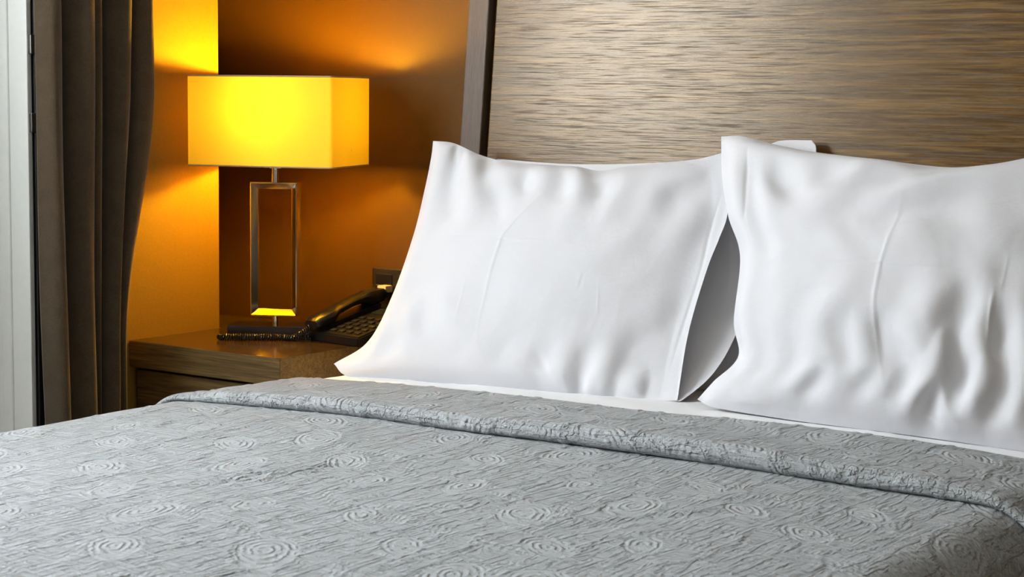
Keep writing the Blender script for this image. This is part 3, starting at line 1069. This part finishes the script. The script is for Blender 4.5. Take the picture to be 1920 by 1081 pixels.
rr = round_rect(SW, SD, 0.008)
bm = bmesh.new()
lo = [bm.verts.new((x, y, SZ0)) for x, y in rr]
hi = [bm.verts.new((x, y, SZ1)) for x, y in rr]
for k in range(len(rr)):
    bm.faces.new((lo[k], lo[(k + 1) % len(rr)], hi[(k + 1) % len(rr)], hi[k]))
shade = rot(obj('lamp_shade', bm, M['shade'], lamp, True), RS)
shade.location = (0.010, 0.004, 0)
for z in (SZ0, SZ1):
    obj('shade_rim', tube([(x, y, z) for x, y in rr], 0.0019, 6, closed=True), M['rim'], shade)
bm = tube([(-SW, 0, SZ0 + 0.035), (-0.017, 0, SZ0 + 0.055)], 0.0018, 6)
tube([(SW, 0, SZ0 + 0.035), (0.017, 0, SZ0 + 0.055)], 0.0018, 6, bm=bm)
obj('shade_carrier', bm, M['steel'], shade)

# ------------------------------------------------------------------ telephone
ph = thing('telephone', 'black desk telephone with keypad and handset on the nightstand', 'telephone', (0.538, -0.236, NZ), (0, 0, math.radians(-8)))


def wedge(x0, x1, y0, y1, z00, z01, z10, z11):
    """box whose bottom / top run from (z00, z01) at y0 to (z10, z11) at y1."""
    bm = bmesh.new()
    v = [bm.verts.new(p) for p in ((x0, y0, z00), (x1, y0, z00), (x1, y1, z10), (x0, y1, z10), (x0, y0, z01), (x1, y0, z01), (x1, y1, z11), (x0, y1, z11))]
    for q in ((0, 3, 2, 1), (4, 5, 6, 7), (0, 1, 5, 4), (1, 2, 6, 5), (2, 3, 7, 6), (3, 0, 4, 7)):
        bm.faces.new([v[i] for i in q])
    bmesh.ops.bevel(bm, geom=list(bm.edges), offset=0.003, segments=2, affect='EDGES')
    return bm


obj('body', wedge(0.0, 0.165, 0.0, 0.185, 0.001, 0.022, 0.001, 0.066), M['phone'], ph, True)
obj('cradle', wedge(0.000, 0.046, 0.004, 0.180, 0.018, 0.032, 0.060, 0.076), M['phone'], ph, True)


def slope_z(y):
    return 0.022 + (0.066 - 0.022) * y / 0.185


key_me = None
for r in range(5):
    for c in range(4):
        x, y = 0.064 + c * 0.026, 0.020 + r * 0.021
        if key_me is None:
            kb = box(-0.008, 0.008, -0.006, 0.006, 0, 0.004, 0.0012)
            k = obj('key', kb, M['key'], ph)
            key_me = k.data
        else:
            k = link(bpy.data.objects.new('key', key_me), ph)
        k.location = (x, y, slope_z(y) - 0.0005)
        k.rotation_euler = (math.atan(0.044 / 0.185), 0, 0)
dsp = obj('display', box(-0.045, 0.045, -0.016, 0.016, 0, 0.003, 0.001), M['display'], ph)
dsp.location = (0.102, 0.150, slope_z(0.150) - 0.0005)
dsp.rotation_euler = (math.atan(0.044 / 0.185), 0, 0)


def handset():
    bm = bmesh.new()
    # stations along the handset: (y, z bottom, z top, half width)
    st = [(-0.012, 0.030, 0.047, 0.020), (-0.006, 0.026, 0.052, 0.023), (0.038, 0.034, 0.064, 0.024), (0.056, 0.056, 0.073, 0.020), (0.10, 0.072, 0.087, 0.019),
          (0.135, 0.078, 0.096, 0.020), (0.150, 0.070, 0.101, 0.024), (0.190, 0.078, 0.106, 0.024), (0.200, 0.084, 0.102, 0.020)]
    rings = []
    for y, z0, z1, w in st:
        m = 0.28 * (z1 - z0)
        rings.append([bm.verts.new((0.022 + sx * w * kx, y, z)) for sx, kx, z in
                      ((-1, 0.75, z0), (1, 0.75, z0), (1, 1, z0 + m), (1, 1, z1 - m), (1, 0.72, z1), (-1, 0.72, z1), (-1, 1, z1 - m), (-1, 1, z0 + m))])
    for a, b in zip(rings, rings[1:]):
        for k in range(8):
            bm.faces.new((a[k], a[(k + 1) % 8], b[(k + 1) % 8], b[k]))
    bm.faces.new(rings[0][::-1])
    bm.faces.new(rings[-1])
    return bm


obj('handset', handset(), M['phone'], ph, True)


def coil(path, r, pitch, wire):
    c = spline(path, 400)
    L = np.concatenate([[0], np.cumsum(np.linalg.norm(np.diff(c, axis=0), axis=1))])
    n = int(L[-1] / pitch * 12)
    s = np.linspace(0, L[-1], n)
    p = np.stack([np.interp(s, L, c[:, k]) for k in range(3)], -1)
    d = np.gradient(p, axis=0)
    d /= np.linalg.norm(d, axis=1)[:, None]
    z = np.array([0, 0, 1.0])
    side = np.cross(d, z)
    side /= np.linalg.norm(side, axis=1)[:, None]
    upv = np.cross(side, d)
    a = 2 * np.pi * s / pitch
    q = p + r * (np.cos(a)[:, None] * side + np.sin(a)[:, None] * upv)
    return tube([tuple(x) for x in q], wire, 5)


ZC_ = NZ + 0.0072
CORD = [(0.556, -0.250, NZ + 0.034), (0.540, -0.262, NZ + 0.018), (0.512, -0.262, ZC_), (0.480, -0.272, ZC_), (0.440, -0.300, ZC_), (0.405, -0.326, ZC_), (0.384, -0.344, ZC_),
        (0.383, -0.357, ZC_), (0.397, -0.358, ZC_), (0.425, -0.336, ZC_), (0.465, -0.303, ZC_), (0.500, -0.280, ZC_), (0.530, -0.264, ZC_), (0.552, -0.246, NZ + 0.010)]
inv = (Matrix.Translation(ph.location) @ Matrix.Rotation(math.radians(-8), 4, 'Z')).inverted()
obj('coiled_cord', coil([tuple(inv @ Vector(p)) for p in CORD], 0.0052, 0.0052, 0.0016), M['cord'], ph, True)

# ------------------------------------------------------------------ wall outlet with a plug and its cable
ol = thing('wall_outlet', 'dark wall outlet plate above the telephone', 'outlet', (0.60, 0, 0.72))
obj('plate', box(-0.068, 0.068, -0.008, 0.0, -0.047, 0.047, 0.002), M['outlet'], ol)
for x in (-0.032, 0.032):
    w = obj('socket_insert', box(x - 0.024, x + 0.024, -0.0105, -0.006, -0.034, 0.034, 0.0015), M['phone'], ol)
    obj('switch_edge', box(x - 0.020, x + 0.020, -0.0125, -0.0105, 0.006, 0.0085, 0.0005), M['steel'], w)
pg = thing('power_plug', 'small cream plug with curved cable in the dark outlet', 'plug', (0.584, -0.0127, 0.722))
obj('plug_body', box(-0.012, 0.014, -0.026, 0.0, -0.008, 0.008, 0.003), M['cable'], pg, True)
obj('cable', tube([tuple(x) for x in spline([(-0.006, -0.022, 0.0), (-0.016, -0.030, -0.003), (-0.026, -0.032, -0.018), (-0.030, -0.028, -0.045), (-0.028, -0.020, -0.079)], 24)], 0.0026, 8), M['cable'], pg, True)
